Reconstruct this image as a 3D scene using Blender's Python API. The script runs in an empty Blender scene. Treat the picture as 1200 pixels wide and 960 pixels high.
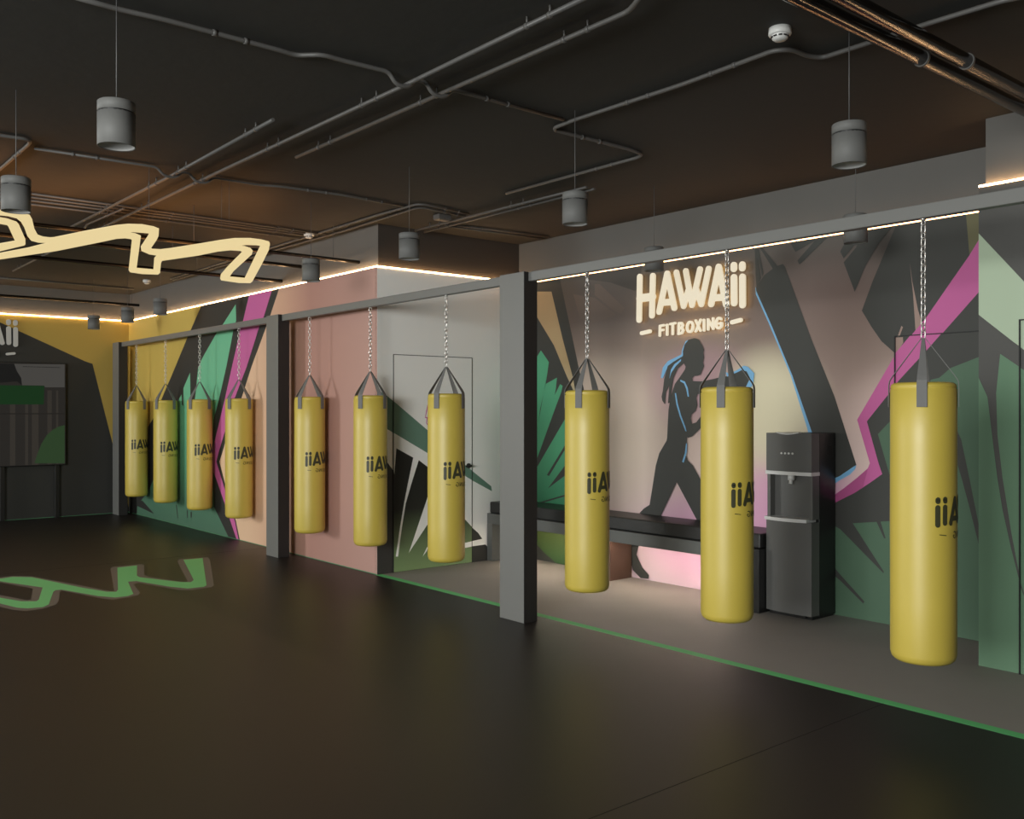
import bpy, bmesh, math, random
from mathutils import Vector, Matrix
from mathutils.geometry import tessellate_polygon
random.seed(7)
PI = math.pi
C = bpy.context.scene.collection
# World metres.  +Y runs along the line of punching bags, +X runs towards the bench niche.
DATA = {}
DATA['right'] = [
  ["yellow",[[15.2,2.998],[12.227,2.998],[12.277,2.983],[12.732,2.619],[13.333,2.106],[13.759,1.758],[14.116,1.469],[14.284,1.376],[15.2,0.743]]],
  ["green",[[11.156,2.922],[11.143,2.718],[11.225,2.612],[11.292,2.461],[11.441,2.154],[11.677,1.739],[11.851,1.475],[11.94,0.944],[11.82,0.339],[11.415,0.034],[11.37,0.0],[14.814,0.0],[14.814,0.0],[14.794,0.13],[14.601,0.236],[14.299,0.399],[14.043,0.605],[13.552,1.123],[13.218,1.614],[13.094,1.739],[12.962,1.824],[12.949,1.685],[12.895,1.661],[12.895,1.91],[12.652,2.118],[12.637,1.771],[12.554,1.614],[12.464,1.794],[12.368,2.164],[12.268,2.266],[12.117,2.366],[11.735,2.611],[11.537,2.706]]],
  ["charcoal",[[14.759,0.194],[14.562,0.228],[14.079,0.079],[14.097,0.07],[14.794,0.13]]],
  ["charcoal",[[13.178,0.274],[13.146,0.276],[13.09,0.088],[13.11,0.086]]],
  ["charcoal",[[12.77,0.229],[12.739,0.231],[12.732,0.127],[12.757,0.124]]],
  ["charcoal",[[12.631,0.217],[12.585,0.221],[12.591,0.144],[12.628,0.14]]],
  ["magenta",[[10.742,2.998],[10.768,2.986],[10.935,2.702],[11.024,2.578],[11.266,2.147],[11.481,1.749],[11.851,1.128],[11.895,0.946],[11.856,0.808],[11.77,0.73],[11.481,0.41],[11.318,0.218],[11.125,0.0],[11.062,0.0],[11.173,0.218],[11.481,0.596],[11.751,0.94],[11.677,1.064],[11.497,1.309],[11.214,1.719],[10.831,2.132],[10.472,2.606],[10.352,2.712],[10.154,2.98],[10.14,2.998]]],
  ["peach",[[9.943,2.998],[9.969,2.983],[10.176,2.719],[10.318,2.552],[10.694,2.127],[10.974,1.759],[11.37,1.344],[11.553,1.069],[11.65,0.945],[11.481,0.681],[11.14,0.221],[11.029,0.0],[7.872,0.0],[7.872,2.998]]],
]
DATA['white'] = [
  ["sage",[[4.8655,1.806],[4.982,1.742],[5.448,1.407],[5.946,1.022],[6.288,0.789],[6.298,0.735],[6.036,0.861],[5.448,1.173],[4.989,1.413],[4.8655,1.468]]],
  ["charcoal",[[4.8655,0.0],[4.8655,1.21],[4.989,1.082],[5.052,1.006],[5.06,0.97],[5.083,1.227],[5.282,1.128],[5.349,1.101],[5.448,1.034],[5.535,0.984],[5.448,0.7],[5.229,0.178],[5.448,0.435],[5.685,0.661],[5.946,0.448],[6.036,0.362],[6.111,0.304],[6.166,0.236],[5.946,0.216],[5.45,0.217],[5.45,0.191],[5.946,0.162],[6.036,0.169],[6.207,0.172],[6.237,0.147],[6.272,0.084],[6.281,0.0]]],
  ["white",[[5.282,1.128],[5.349,1.101],[5.267,0.886],[5.193,0.675],[5.147,0.434],[5.102,0.154],[5.075,0.157],[5.126,0.448],[5.172,0.676],[5.222,0.888]]],
  ["white",[[5.45,0.217],[5.395,0.125],[5.45,0.178]]],
  ["magenta",[[5.424,1.524],[5.44,1.602],[5.456,1.662],[5.463,1.662],[5.45,1.593],[5.432,1.536],[5.457,1.531],[5.447,1.472],[5.464,1.454],[5.457,1.451],[5.438,1.472],[5.446,1.524]]],
]
DATA['door1'] = [
  ["sage",[[5.052,1.6917],[5.448,1.407],[5.946,1.022],[6.022,0.9702],[6.022,0.8684],[5.448,1.173],[5.052,1.3801]]],
  ["fade",[[5.052,1.006],[5.052,1.006],[5.06,0.97],[5.083,1.227],[5.282,1.128],[5.349,1.101],[5.448,1.034],[5.535,0.984],[5.448,0.7],[5.229,0.178],[5.448,0.435],[5.685,0.661],[5.946,0.448],[6.022,0.3754],[6.022,0.2229],[5.946,0.216],[5.45,0.217],[5.45,0.191],[5.946,0.162],[6.022,0.1679],[6.022,0.004],[5.052,0.004]]],
  ["white",[[5.282,1.128],[5.349,1.101],[5.267,0.886],[5.193,0.675],[5.147,0.434],[5.102,0.154],[5.075,0.157],[5.126,0.448],[5.172,0.676],[5.222,0.888]]],
  ["white",[[5.45,0.217],[5.395,0.125],[5.45,0.178]]],
  ["magenta",[[5.424,1.524],[5.44,1.602],[5.456,1.662],[5.463,1.662],[5.45,1.593],[5.432,1.536],[5.457,1.531],[5.447,1.472],[5.464,1.454],[5.457,1.451],[5.438,1.472],[5.446,1.524]]],
]
DATA['far'] = [
  ["charcoal",[[0.865,2.998],[3.051,2.879],[4.22,2.352],[4.324,2.319],[4.647,0.977],[4.865,0.071],[4.865,0.0],[0.865,0.0]]],
]
DATA['back'] = [
  ["charcoal",[[7.966,2.976],[7.196,2.976],[7.183,2.955],[7.033,2.465],[6.905,2.037],[6.834,1.827],[6.76,1.266],[6.785,0.575],[6.834,0.0],[7.966,0.0]]],
  ["sand",[[7.821,2.903],[7.318,2.854],[7.145,2.343],[6.986,1.924],[6.959,1.807],[6.986,1.808],[7.088,1.964],[7.279,2.285],[7.539,2.593],[7.792,2.87]]],
  ["leaf",[[7.966,0.855],[7.678,0.871],[7.525,1.124],[7.299,1.551],[7.164,1.797],[7.145,1.856],[7.183,1.876],[7.269,1.76],[7.25,1.826],[7.232,1.944],[7.318,2.058],[7.389,1.973],[7.525,1.47],[7.498,1.611],[7.406,1.883],[7.358,2.112],[7.485,2.243],[7.539,2.187],[7.966,1.706]]],
  ["leaf",[[7.966,0.572],[7.525,1.017],[7.108,1.513],[6.933,1.698],[6.834,1.437],[7.108,1.242],[7.389,0.917],[7.355,0.907],[7.086,1.222],[6.785,1.395],[6.785,1.265],[7.117,1.022],[7.377,0.773],[7.117,0.92],[6.785,1.05],[6.785,0.834],[7.116,0.725],[7.493,0.623],[7.484,0.609],[7.116,0.707],[6.809,0.781],[6.834,0.485],[6.846,0.094],[6.933,0.0],[7.242,0.001],[7.429,0.086],[7.566,0.171],[7.966,0.289]]],
  ["dim_brown",[[6.675,2.867],[6.603,2.859],[6.268,2.593],[6.313,2.539],[6.381,2.561],[6.675,2.756]]],
  ["dim_brown",[[6.675,2.73],[6.381,2.536],[6.651,2.48],[6.883,2.532],[6.984,2.794]]],
  ["dark_brown",[[6.76,2.976],[6.047,2.976],[6.068,2.78],[6.134,2.746],[6.462,2.862],[6.76,2.919]]],
  ["blue",[[4.759,2.642],[4.738,2.638],[4.598,2.319],[4.395,1.887],[4.258,1.601],[4.188,1.383],[4.242,1.382],[4.267,1.464],[4.418,1.887],[4.624,2.32],[4.756,2.582]]],
  ["charcoal",[[4.755,2.64],[4.672,2.734],[4.562,2.794],[4.491,2.807],[4.472,2.783],[4.219,2.155],[4.021,1.709],[3.836,1.181],[3.976,1.088],[4.12,1.026],[4.221,1.426],[4.402,1.887],[4.605,2.319],[4.752,2.611]]],
  ["charcoal",[[4.767,2.976],[4.731,2.976],[4.723,2.816],[4.704,2.714],[4.747,2.639],[4.755,2.705]]],
  ["charcoal",[[4.719,2.976],[4.691,2.97],[4.541,2.795],[4.587,2.779]]],
  ["charcoal",[[4.742,2.97],[4.73,2.975],[4.679,2.754],[4.693,2.72]]],
  ["blue",[[4.12,1.026],[3.976,1.088],[3.853,1.171],[3.836,1.179],[3.845,1.148],[3.889,1.104],[3.976,1.055],[4.097,0.973]]],
  ["charcoal",[[4.423,2.976],[4.201,2.976],[4.193,2.958],[4.372,2.891]]],
  ["charcoal",[[4.353,2.818],[4.177,2.972],[4.173,2.976],[4.052,2.976],[4.082,2.97],[4.334,2.783]]],
  ["charcoal",[[3.971,2.841],[3.938,2.894],[3.843,2.883],[3.942,2.784]]],
  ["charcoal",[[3.942,2.753],[3.836,2.857],[3.806,2.976],[3.538,2.976],[3.543,2.976],[3.653,2.861],[3.761,2.703],[3.848,2.515]]],
  ["charcoal",[[3.511,2.976],[2.998,2.976],[2.978,2.685],[3.126,2.488],[3.285,2.274],[3.439,2.086],[3.518,2.014],[3.535,2.037],[3.63,2.122],[3.71,2.235],[3.789,2.365],[3.701,2.581],[3.52,2.967]]],
  ["tan_pink",[[3.409,2.683],[3.39,2.546],[3.347,2.334],[3.319,2.243],[3.364,2.157],[3.384,2.452]]],
  ["tan_pink",[[3.473,2.227],[3.461,2.216],[3.49,2.144],[3.502,2.15]]],
  ["tan_pink",[[3.513,2.141],[3.455,2.142],[3.452,2.099],[3.515,2.007]]],
  ["olive",[[3.001,2.976],[2.842,2.976],[2.842,2.841],[2.976,2.682]]],
  ["charcoal",[[2.842,2.518],[2.916,2.419],[3.136,2.185],[3.26,2.052],[3.498,1.81],[3.747,1.518],[3.653,1.205],[3.623,1.122],[3.722,1.05],[3.845,0.967],[3.971,0.9],[4.234,0.786],[4.234,0.0],[2.842,0.0]]],
  ["magenta",[[2.842,2.912],[2.916,2.781],[2.978,2.685],[3.126,2.488],[3.285,2.274],[3.518,2.02],[3.827,1.529],[3.722,1.199],[3.739,1.16],[3.827,1.083],[3.935,0.998],[4.082,0.893],[4.082,0.84],[3.971,0.9],[3.845,0.967],[3.722,1.05],[3.623,1.122],[3.653,1.205],[3.747,1.517],[3.498,1.81],[3.26,2.052],[3.136,2.185],[2.916,2.419],[2.842,2.518]]],
  ["magenta_dark",[[3.739,1.156],[3.827,1.083],[3.935,0.998],[4.082,0.893],[4.082,0.84],[3.971,0.9],[3.845,0.967],[3.778,1.014]]],
  ["fern",[[3.657,1.422],[3.568,1.512],[3.452,1.608],[3.241,1.823],[3.185,1.834],[3.151,1.861],[3.106,1.9],[2.913,1.969],[2.842,1.995],[2.842,0.0],[4.234,0.0],[4.234,0.786],[3.971,0.675],[3.613,0.378],[3.609,0.389],[3.863,0.73],[3.573,0.772],[3.26,0.83],[3.26,1.114],[3.565,1.123]]],
  ["charcoal",[[3.67,0.762],[3.636,0.765],[3.595,0.642],[3.607,0.64]]],
  ["charcoal",[[4.082,0.428],[3.971,0.322],[3.766,0.141],[3.775,0.123],[3.971,0.275],[4.082,0.341]]],
  ["charcoal",[[3.112,1.577],[3.07,1.487],[3.028,1.397],[2.972,1.13],[2.905,0.796],[2.905,0.66],[2.975,0.939],[3.023,1.115],[3.07,1.275],[3.124,1.486]]],
  ["blue",[[5.467,2.241],[5.507,2.228],[5.549,2.153],[5.556,2.11],[5.717,2.056],[5.777,1.999],[5.801,1.905],[5.777,1.899],[5.733,1.978],[5.649,2.048],[5.549,2.087],[5.499,2.15],[5.47,2.218]]],
  ["charcoal",[[5.475,2.239],[5.409,2.252],[5.361,2.237],[5.322,2.186],[5.298,2.14],[5.306,2.116],[5.298,2.071],[5.31,2.027],[5.298,1.995],[5.322,1.951],[5.337,1.92],[5.37,1.911],[5.409,1.91],[5.431,1.891],[5.426,1.865],[5.322,1.86],[5.196,1.878],[5.135,1.889],[5.073,1.894],[4.938,1.933],[4.894,1.95],[4.843,1.936],[4.807,1.886],[4.822,1.826],[4.872,1.791],[5.073,1.78],[5.23,1.76],[5.322,1.748],[5.37,1.747],[5.385,1.711],[5.373,1.647],[5.394,1.596],[5.438,1.565],[5.447,1.532],[5.434,1.481],[5.385,1.494],[5.337,1.546],[5.211,1.684],[5.147,1.654],[5.184,1.534],[5.337,1.442],[5.434,1.366],[5.475,1.355],[5.491,1.358],[5.499,1.275],[5.503,1.197],[5.482,1.149],[5.422,1.104],[5.346,0.996],[5.184,0.783],[5.073,0.531],[5.019,0.278],[5.184,0.257],[5.382,0.624],[5.611,0.946],[5.798,0.627],[5.918,0.39],[5.993,0.479],[6.064,0.627],[6.008,0.674],[5.94,0.712],[5.907,0.865],[5.863,1.084],[5.82,1.202],[5.733,1.32],[5.725,1.349],[5.717,1.478],[5.708,1.609],[5.679,1.741],[5.632,1.844],[5.566,1.914],[5.516,1.971],[5.507,1.996],[5.532,2.036],[5.539,2.137],[5.519,2.198]]],
  ["charcoal",[[5.529,2.098],[5.649,2.048],[5.717,2.011],[5.761,1.886],[5.777,1.781],[5.792,1.729],[5.782,1.689],[5.751,1.657],[5.741,1.767],[5.7,1.83],[5.715,1.665],[5.695,1.672],[5.669,1.806],[5.649,1.899],[5.599,1.984],[5.509,2.043]]],
  ["charcoal",[[6.064,0.627],[5.918,0.39],[5.961,0.322],[6.077,0.309],[6.104,0.224],[6.033,0.111],[5.947,0.048],[5.952,0.014],[6.05,0.007],[6.151,0.069],[6.189,0.173],[6.167,0.422]]],
  ["blue",[[5.559,2.069],[5.639,2.024],[5.679,1.975],[5.697,1.893],[5.674,1.947],[5.619,2.008],[5.559,2.052]]],
  ["blue",[[5.566,1.88],[5.514,1.863],[5.48,1.802],[5.467,1.725],[5.482,1.725],[5.499,1.795],[5.526,1.847],[5.569,1.866]]],
  ["blue",[[5.632,1.76],[5.617,1.759],[5.597,1.664],[5.559,1.559],[5.509,1.455],[5.494,1.408],[5.509,1.416],[5.574,1.547],[5.614,1.656]]],
  ["blue",[[5.501,1.3],[5.489,1.308],[5.491,1.223],[5.527,1.125],[5.546,1.136],[5.514,1.215]]],
  ["blue",[[5.064,1.936],[5.019,1.919],[4.929,1.953],[4.872,1.984],[4.829,1.972],[4.766,1.915],[4.778,1.815],[4.816,1.79],[4.85,1.802],[4.807,1.875],[4.842,1.934],[4.894,1.946],[4.938,1.929],[5.046,1.894]]],
]
DATA['door2'] = [
  ["charcoal",[[3.389,2.147],[3.439,2.086],[3.51,2.0213],[3.51,2.147]]],
  ["tan_pink",[[3.4888,2.147],[3.49,2.144],[3.496,2.147]]],
  ["tan_pink",[[3.51,2.1411],[3.455,2.142],[3.452,2.099],[3.51,2.0143]]],
  ["charcoal",[[3.1714,2.147],[3.26,2.052],[3.498,1.81],[3.51,1.7959],[3.51,0.004],[2.842,0.004],[2.842,2.147]]],
  ["magenta",[[3.4015,2.147],[3.51,2.0287],[3.51,1.7959],[3.498,1.81],[3.26,2.052],[3.1714,2.147]]],
  ["fern",[[3.51,1.56],[3.452,1.608],[3.241,1.823],[3.185,1.834],[3.151,1.861],[3.106,1.9],[2.913,1.969],[2.842,1.995],[2.842,0.004],[3.51,0.004],[3.51,0.7837],[3.26,0.83],[3.26,1.114],[3.51,1.1214]]],
  ["charcoal",[[3.112,1.577],[3.07,1.487],[3.028,1.397],[2.972,1.13],[2.905,0.796],[2.905,0.66],[2.975,0.939],[3.023,1.115],[3.07,1.275],[3.124,1.486]]],
]
DATA['pil'] = [
  ["mint",[[2.635,2.7123],[2.367,2.382],[2.085,2.044],[2.085,1.73],[2.247,1.86],[2.383,1.983],[2.432,2.023],[2.635,2.2014]]],
  ["fern2",[[2.505,1.95],[2.388,1.862],[2.085,1.636],[2.085,0.0],[2.294,0.275],[2.385,0.557],[2.441,0.862],[2.491,1.186],[2.521,1.448],[2.529,1.708]]],
  ["fern2",[[2.635,1.8044],[2.63,1.795],[2.581,1.685],[2.562,1.52],[2.522,1.184],[2.491,0.989],[2.441,0.758],[2.385,0.531],[2.177,0.0],[2.177,0.0],[2.635,0.0]]],
]
DATA['door3'] = [
  ["mint",[[2.1701,2.146],[2.085,2.044],[2.085,1.73],[2.247,1.86],[2.383,1.983],[2.383,1.983],[2.383,2.146]]],
  ["fern2",[[2.383,1.8583],[2.085,1.636],[2.085,0.004],[2.088,0.004],[2.294,0.275],[2.383,0.5508]]],
  ["fern2",[[2.383,0.5259],[2.1786,0.004],[2.383,0.004]]],
]
DATA['sign'] = [
  ["letter_H",[[[[6.021,2.862],[6.029,2.459]],0.06],[[[5.858,2.852],[5.869,2.488]],0.06],[[[6.021,2.66],[5.861,2.66]],0.075]]],
  ["letter_A",[[[[5.685,2.854],[5.781,2.515]],0.06],[[[5.683,2.853],[5.6,2.536]],0.06],[[[5.74,2.595],[5.628,2.591]],0.06]]],
  ["letter_W",[[[[5.576,2.854],[5.492,2.542],[5.439,2.676]],0.054],[[[5.467,2.854],[5.396,2.543],[5.306,2.851]],0.054],[[[5.35,2.682],[5.291,2.542],[5.21,2.844]],0.054]]],
  ["letter_A",[[[[5.102,2.847],[5.183,2.535]],0.06],[[[5.102,2.847],[5.022,2.518]],0.06],[[[5.15,2.584],[5.045,2.58]],0.06]]],
  ["letter_I",[[[[4.942,2.843],[4.942,2.816]],0.06],[[[4.941,2.739],[4.939,2.522]],0.06]]],
  ["letter_I",[[[[4.855,2.837],[4.855,2.812]],0.06],[[[4.853,2.733],[4.852,2.498]],0.06]]],
  ["dash",[[[[5.997,2.329],[5.893,2.34]],0.036]]],
  ["letter_F",[[[[5.771,2.38],[5.773,2.292]],0.021],[[[5.771,2.382],[5.721,2.386]],0.021],[[[5.771,2.34],[5.731,2.343]],0.021]]],
  ["letter_I",[[[[5.684,2.386],[5.685,2.295]],0.021]]],
  ["letter_T",[[[[5.648,2.39],[5.588,2.395]],0.021],[[[5.618,2.392],[5.618,2.297]],0.021]]],
  ["letter_B",[[[[5.546,2.39],[5.549,2.294]],0.021],[[[5.546,2.39],[5.513,2.39],[5.5,2.37],[5.512,2.348],[5.546,2.345]],0.021],[[[5.512,2.346],[5.496,2.323],[5.51,2.3],[5.549,2.294]],0.021]]],
  ["letter_O",[[[[5.383,2.351],[5.386,2.368],[5.393,2.383],[5.404,2.392],[5.417,2.394],[5.43,2.39],[5.441,2.379],[5.449,2.364],[5.451,2.346],[5.449,2.329],[5.441,2.315],[5.43,2.306],[5.417,2.304],[5.404,2.308],[5.393,2.319],[5.386,2.334],[5.383,2.351]],0.021]]],
  ["letter_X",[[[[5.353,2.401],[5.301,2.308]],0.021],[[[5.299,2.404],[5.353,2.305]],0.021]]],
  ["letter_I",[[[[5.262,2.4],[5.261,2.307]],0.021]]],
  ["letter_N",[[[[5.217,2.401],[5.216,2.313]],0.021],[[[5.217,2.401],[5.162,2.32]],0.021],[[[5.162,2.406],[5.161,2.315]],0.021]]],
  ["letter_G",[[[[5.076,2.393],[5.084,2.401],[5.093,2.404],[5.102,2.404],[5.112,2.399],[5.12,2.39],[5.125,2.379],[5.129,2.366],[5.129,2.352],[5.126,2.339],[5.121,2.328],[5.113,2.32],[5.104,2.316],[5.094,2.316],[5.085,2.32],[5.077,2.328],[5.071,2.34]],0.021],[[[5.069,2.333],[5.069,2.358],[5.092,2.356]],0.021]]],
  ["dash",[[[[4.96,2.357],[4.871,2.37]],0.036]]],
]
DATA['neon_outer'] = [
  [1.69,11.158],
  [1.992,9.925],
  [2.277,9.067],
  [2.439,8.373],
  [2.497,8.107],
  [2.544,8.038],
  [2.592,8.044],
  [2.617,8.094],
  [3.148,9.837],
  [3.208,9.98],
  [3.348,10.029],
  [3.489,9.968],
  [3.462,9.83],
  [3.236,9.158],
  [3.198,9.021],
  [3.234,8.897],
  [3.348,8.489],
  [3.395,8.177],
  [3.453,8.034],
  [3.537,8.011],
  [3.582,8.068],
  [3.841,9.004],
  [4.009,9.572],
  [4.113,9.837],
  [4.175,9.959],
  [4.411,10.031],
  [4.518,9.969],
  [4.476,9.822],
  [4.023,8.616],
  [3.714,7.81],
  [3.595,7.539],
  [3.543,7.449],
  [3.458,7.405],
  [3.355,7.404],
  [3.256,7.487],
  [3.199,7.647],
  [3.128,7.93],
  [3.021,8.31],
  [2.975,8.429],
  [2.909,8.455],
  [2.878,8.401],
  [2.775,7.962],
  [2.72,7.756],
  [2.626,7.479],
  [2.564,7.419],
  [2.467,7.39],
  [2.377,7.444],
  [2.324,7.545],
  [2.206,7.947],
  [2.089,8.409],
  [2.067,8.442],
  [2.013,8.443],
  [1.956,8.376],
  [1.873,8.12],
  [1.768,7.73],
  [1.715,7.571],
  [1.647,7.515],
  [1.508,7.514],
  [1.144,7.55],
  [1.17,7.726],
  [1.542,7.681],
  [1.592,7.675],
  [1.662,7.724],
  [1.719,7.85],
  [1.789,8.068],
  [1.896,8.446],
  [1.975,8.663],
  [2.043,8.721],
  [2.125,8.679],
  [2.097,8.805],
  [2.048,9.085],
  [1.919,9.563],
  [1.611,10.637],
]
DATA['neon_holes'] = [
  [[2.451,7.779],[2.509,7.717],[2.624,7.692],[2.664,7.843],[2.79,8.395],[2.857,8.58],[2.977,8.726],[3.055,8.747],[3.096,8.942],[3.341,9.676],[3.177,9.686],[2.619,7.88],[2.548,7.803]],
  [[3.416,7.798],[3.446,7.691],[3.518,7.647],[3.563,7.653],[3.744,8.139],[4.316,9.666],[4.143,9.667],[4.004,9.243],[3.696,8.124],[3.637,7.974],[3.557,7.849],[3.482,7.799]],
]
DATA['neon_loop'] = [
  [1.183,7.809],
  [1.566,7.804],
  [1.616,7.819],
  [1.699,7.905],
  [1.738,8.01],
  [1.932,8.673],
  [1.978,8.878],
  [1.984,8.949],
  [1.89,9.415],
  [1.575,10.394],
  [1.506,9.94],
  [1.81,9.018],
  [1.88,8.789],
  [1.682,8.096],
  [1.664,8.05],
  [1.612,8.033],
  [1.22,8.051],
]
DATA['logo_green'] = [
  [3.759,9.964],
  [3.962,9.945],
  [3.371,8.371],
  [3.324,8.318],
  [3.182,8.331],
  [3.094,8.511],
  [2.952,9.001],
  [2.881,9.021],
  [2.725,8.391],
  [2.658,8.325],
  [2.554,8.33],
  [2.461,8.49],
  [2.301,9.001],
  [2.25,9.008],
  [2.216,8.943],
  [2.041,8.379],
  [1.977,8.301],
  [1.872,8.325],
  [1.812,8.409],
  [1.743,8.686],
  [1.361,9.857],
  [1.401,10.148],
  [1.797,8.951],
  [1.9,8.668],
  [1.996,8.588],
  [2.03,8.651],
  [2.196,9.221],
  [1.97,9.813],
  [1.755,10.197],
  [2.0,9.962],
  [2.116,9.996],
  [2.252,9.852],
  [2.462,8.998],
  [2.577,8.641],
  [2.642,8.587],
  [2.685,8.679],
  [3.056,9.899],
  [3.253,9.905],
  [3.051,9.291],
  [3.044,9.188],
  [3.255,8.68],
  [3.323,8.622],
  [3.385,8.714],
  [3.471,9.001],
]
DATA['logo_grey'] = [
  [3.671,9.912],
  [3.748,10.033],
  [4.03,9.965],
  [3.978,9.78],
  [3.423,8.327],
  [3.371,8.263],
  [3.181,8.228],
  [3.096,8.309],
  [2.938,8.9],
  [2.876,8.857],
  [2.789,8.403],
  [2.745,8.315],
  [2.638,8.26],
  [2.511,8.248],
  [2.456,8.351],
  [2.288,8.95],
  [2.26,8.907],
  [2.14,8.467],
  [2.086,8.34],
  [1.96,8.23],
  [1.835,8.23],
  [1.766,8.341],
  [1.715,8.542],
  [1.319,9.788],
  [1.392,10.326],
  [1.824,9.087],
  [1.951,8.68],
  [1.984,8.713],
  [2.117,9.223],
  [1.957,9.75],
  [1.702,10.301],
  [2.015,10.039],
  [2.131,10.063],
  [2.267,9.918],
  [2.615,8.65],
  [2.644,8.652],
  [2.988,9.901],
  [3.039,9.981],
  [3.314,9.972],
  [3.318,9.885],
  [3.123,9.305],
  [3.122,9.153],
  [3.285,8.654],
  [3.32,8.693],
]
DATA['pipes'] = [
  ["conduit",[[1.079,4.391,3.416],[1.367,4.399,3.416],[1.552,4.378,3.416],[2.151,4.377,3.416],[2.236,4.388,3.416],[2.334,4.29,3.416],[2.446,4.296,3.416],[2.726,4.279,3.416],[2.77,4.28,3.358],[2.845,4.277,3.358],[2.897,4.28,3.416],[2.965,4.28,3.416],[3.012,4.282,3.358],[3.095,4.283,3.358],[3.149,4.284,3.416],[4.004,4.282,3.416]],0.012,"grey ceiling conduit that crosses and dips under the two long diagonal pipes"],
  ["conduit",[[2.85,2.886,3.386],[2.858,4.365,3.386],[2.828,6.843,3.386],[2.815,9.849,3.386]],0.012,"grey conduit running the full ceiling diagonally, left one of the two longest"],
  ["conduit",[[2.974,2.656,3.386],[3.071,2.832,3.386],[3.096,2.892,3.386],[3.082,6.047,3.386]],0.012,"grey conduit with a bent upper end, right one of the two longest diagonals"],
  ["conduit",[[2.577,5.36,3.386],[2.598,7.202,3.386],[2.575,9.935,3.386]],0.012,"short grey diagonal conduit with a free end on the ceiling above the glowing light"],
  ["conduit",[[1.241,6.926,3.416],[1.389,6.919,3.416],[1.528,6.899,3.416],[1.571,6.928,3.416],[1.586,7.021,3.416],[1.583,7.886,3.416],[1.569,8.757,3.416]],0.012,"grey conduit with a sharp corner behind the left pendant lamp"],
  ["conduit",[[1.639,7.109,3.416],[2.468,7.069,3.416],[2.52,7.074,3.361],[2.613,7.082,3.361],[2.668,7.089,3.416],[2.723,7.097,3.416],[2.771,7.098,3.361],[2.859,7.1,3.361],[2.917,7.108,3.416],[3.316,7.101,3.416],[3.434,7.039,3.416],[3.975,6.981,3.416],[4.616,7.007,3.416]],0.01,"thin conduit crossing the ceiling in the middle, behind the free end of a diagonal one"],
  ["conduit",[[4.455,1.541,3.416],[4.336,1.773,3.416],[4.324,2.14,3.416],[4.327,2.368,3.416],[4.327,2.598,3.416],[4.327,2.679,3.416],[4.25,2.712,3.416],[4.111,2.713,3.416],[4.051,2.78,3.416],[4.082,3.393,3.416],[4.065,4.253,3.416],[4.078,4.44,3.416],[4.115,4.481,3.416],[4.852,4.478,3.416],[4.986,4.509,3.416],[5.017,4.586,3.416],[5.006,6.048,3.416]],0.012,"grey conduit zigzagging over the bench niche with an S bend beside the smoke detector"],
  ["conduit",[[5.243,7.751,3.386],[5.274,5.367,3.386]],0.011,"left of two short parallel conduits above the white wall corner"],
  ["conduit",[[5.359,7.763,3.386],[5.365,5.369,3.386]],0.011,"right of two short parallel conduits ending behind a pendant lamp"],
  ["conduit",[[4.711,12.961,3.416],[4.668,9.672,3.416],[4.654,8.465,3.416],[4.644,7.525,3.416],[4.664,6.876,3.416],[4.725,6.834,3.416],[5.26,6.894,3.416]],0.01,"upper of two conduits following the right wall and turning above the pink wall end"],
  ["conduit",[[4.785,13.066,3.416],[4.765,9.845,3.416],[4.788,8.466,3.416],[4.768,7.726,3.416],[4.747,6.999,3.416],[4.795,6.949,3.416],[5.301,7.01,3.416]],0.01,"lower of two conduits following the right wall and turning above the pink wall end"],
  ["conduit",[[5.365,7.414,3.416],[6.588,7.266,3.416]],0.01,"upper of two thin conduits on the ceiling over the white wall"],
  ["conduit",[[5.422,7.494,3.416],[6.632,7.395,3.416]],0.01,"lower of two thin conduits on the ceiling over the white wall"],
  ["conduit",[[1.542,8.606,3.416],[4.74,8.64,3.416]],0.01,"nearest of the four parallel conduits running side by side above the glowing light"],
  ["conduit",[[1.568,8.75,3.416],[4.709,8.727,3.416]],0.01,"second of the four parallel conduits running side by side above the glowing light"],
  ["conduit",[[1.594,8.895,3.416],[4.682,8.825,3.416]],0.01,"third of the four parallel conduits running side by side above the glowing light"],
  ["conduit",[[1.623,9.056,3.416],[4.644,9.015,3.416]],0.01,"farthest of the four parallel conduits running side by side above the glowing light"],
  ["conduit",[[2.696,8.557,3.386],[2.658,9.526,3.386],[2.73,9.92,3.386]],0.01,"stub of conduit bent downwards behind the glowing light"],
  ["conduit",[[2.824,9.035,3.386],[2.833,9.663,3.386],[2.806,11.413,3.386],[2.82,13.317,3.386]],0.01,"conduit behind the glowing light reaching towards the far left wall"],
  ["conduit",[[2.567,14.327,3.416],[4.674,14.364,3.416]],0.012,"last cross conduit on the ceiling before the yellow far wall"],
]
DATA['P'] = {"duct_near1":[4.348,2.157,3.27],"duct_near2":[4.214,2.027,3.27],"d1a":[4.9,8.235,3.094],"d1b":[4.9,9.313,3.177],"d2":[4.9,9.801,3.094],"d4":[4.9,14.822,3.225],"sd1":[3.867,2.619,3.43],"sd2":[4.624,8.862,3.43],"sd3":[4.52,13.355,3.43],"box":[5.139,7.152,3.43],"sc":[[3.906,15.09,2.292],[3.908,15.09,0.796],[3.029,15.09,1.553],[3.899,15.09,1.551]],"bagi":[[4.52,4.567,1.162]],"white_i":[[3.142,15.17,2.88],[3.142,15.17,2.573],[3.248,15.17,2.887],[3.248,15.17,2.557],[3.167,15.17,2.437]]}
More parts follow.
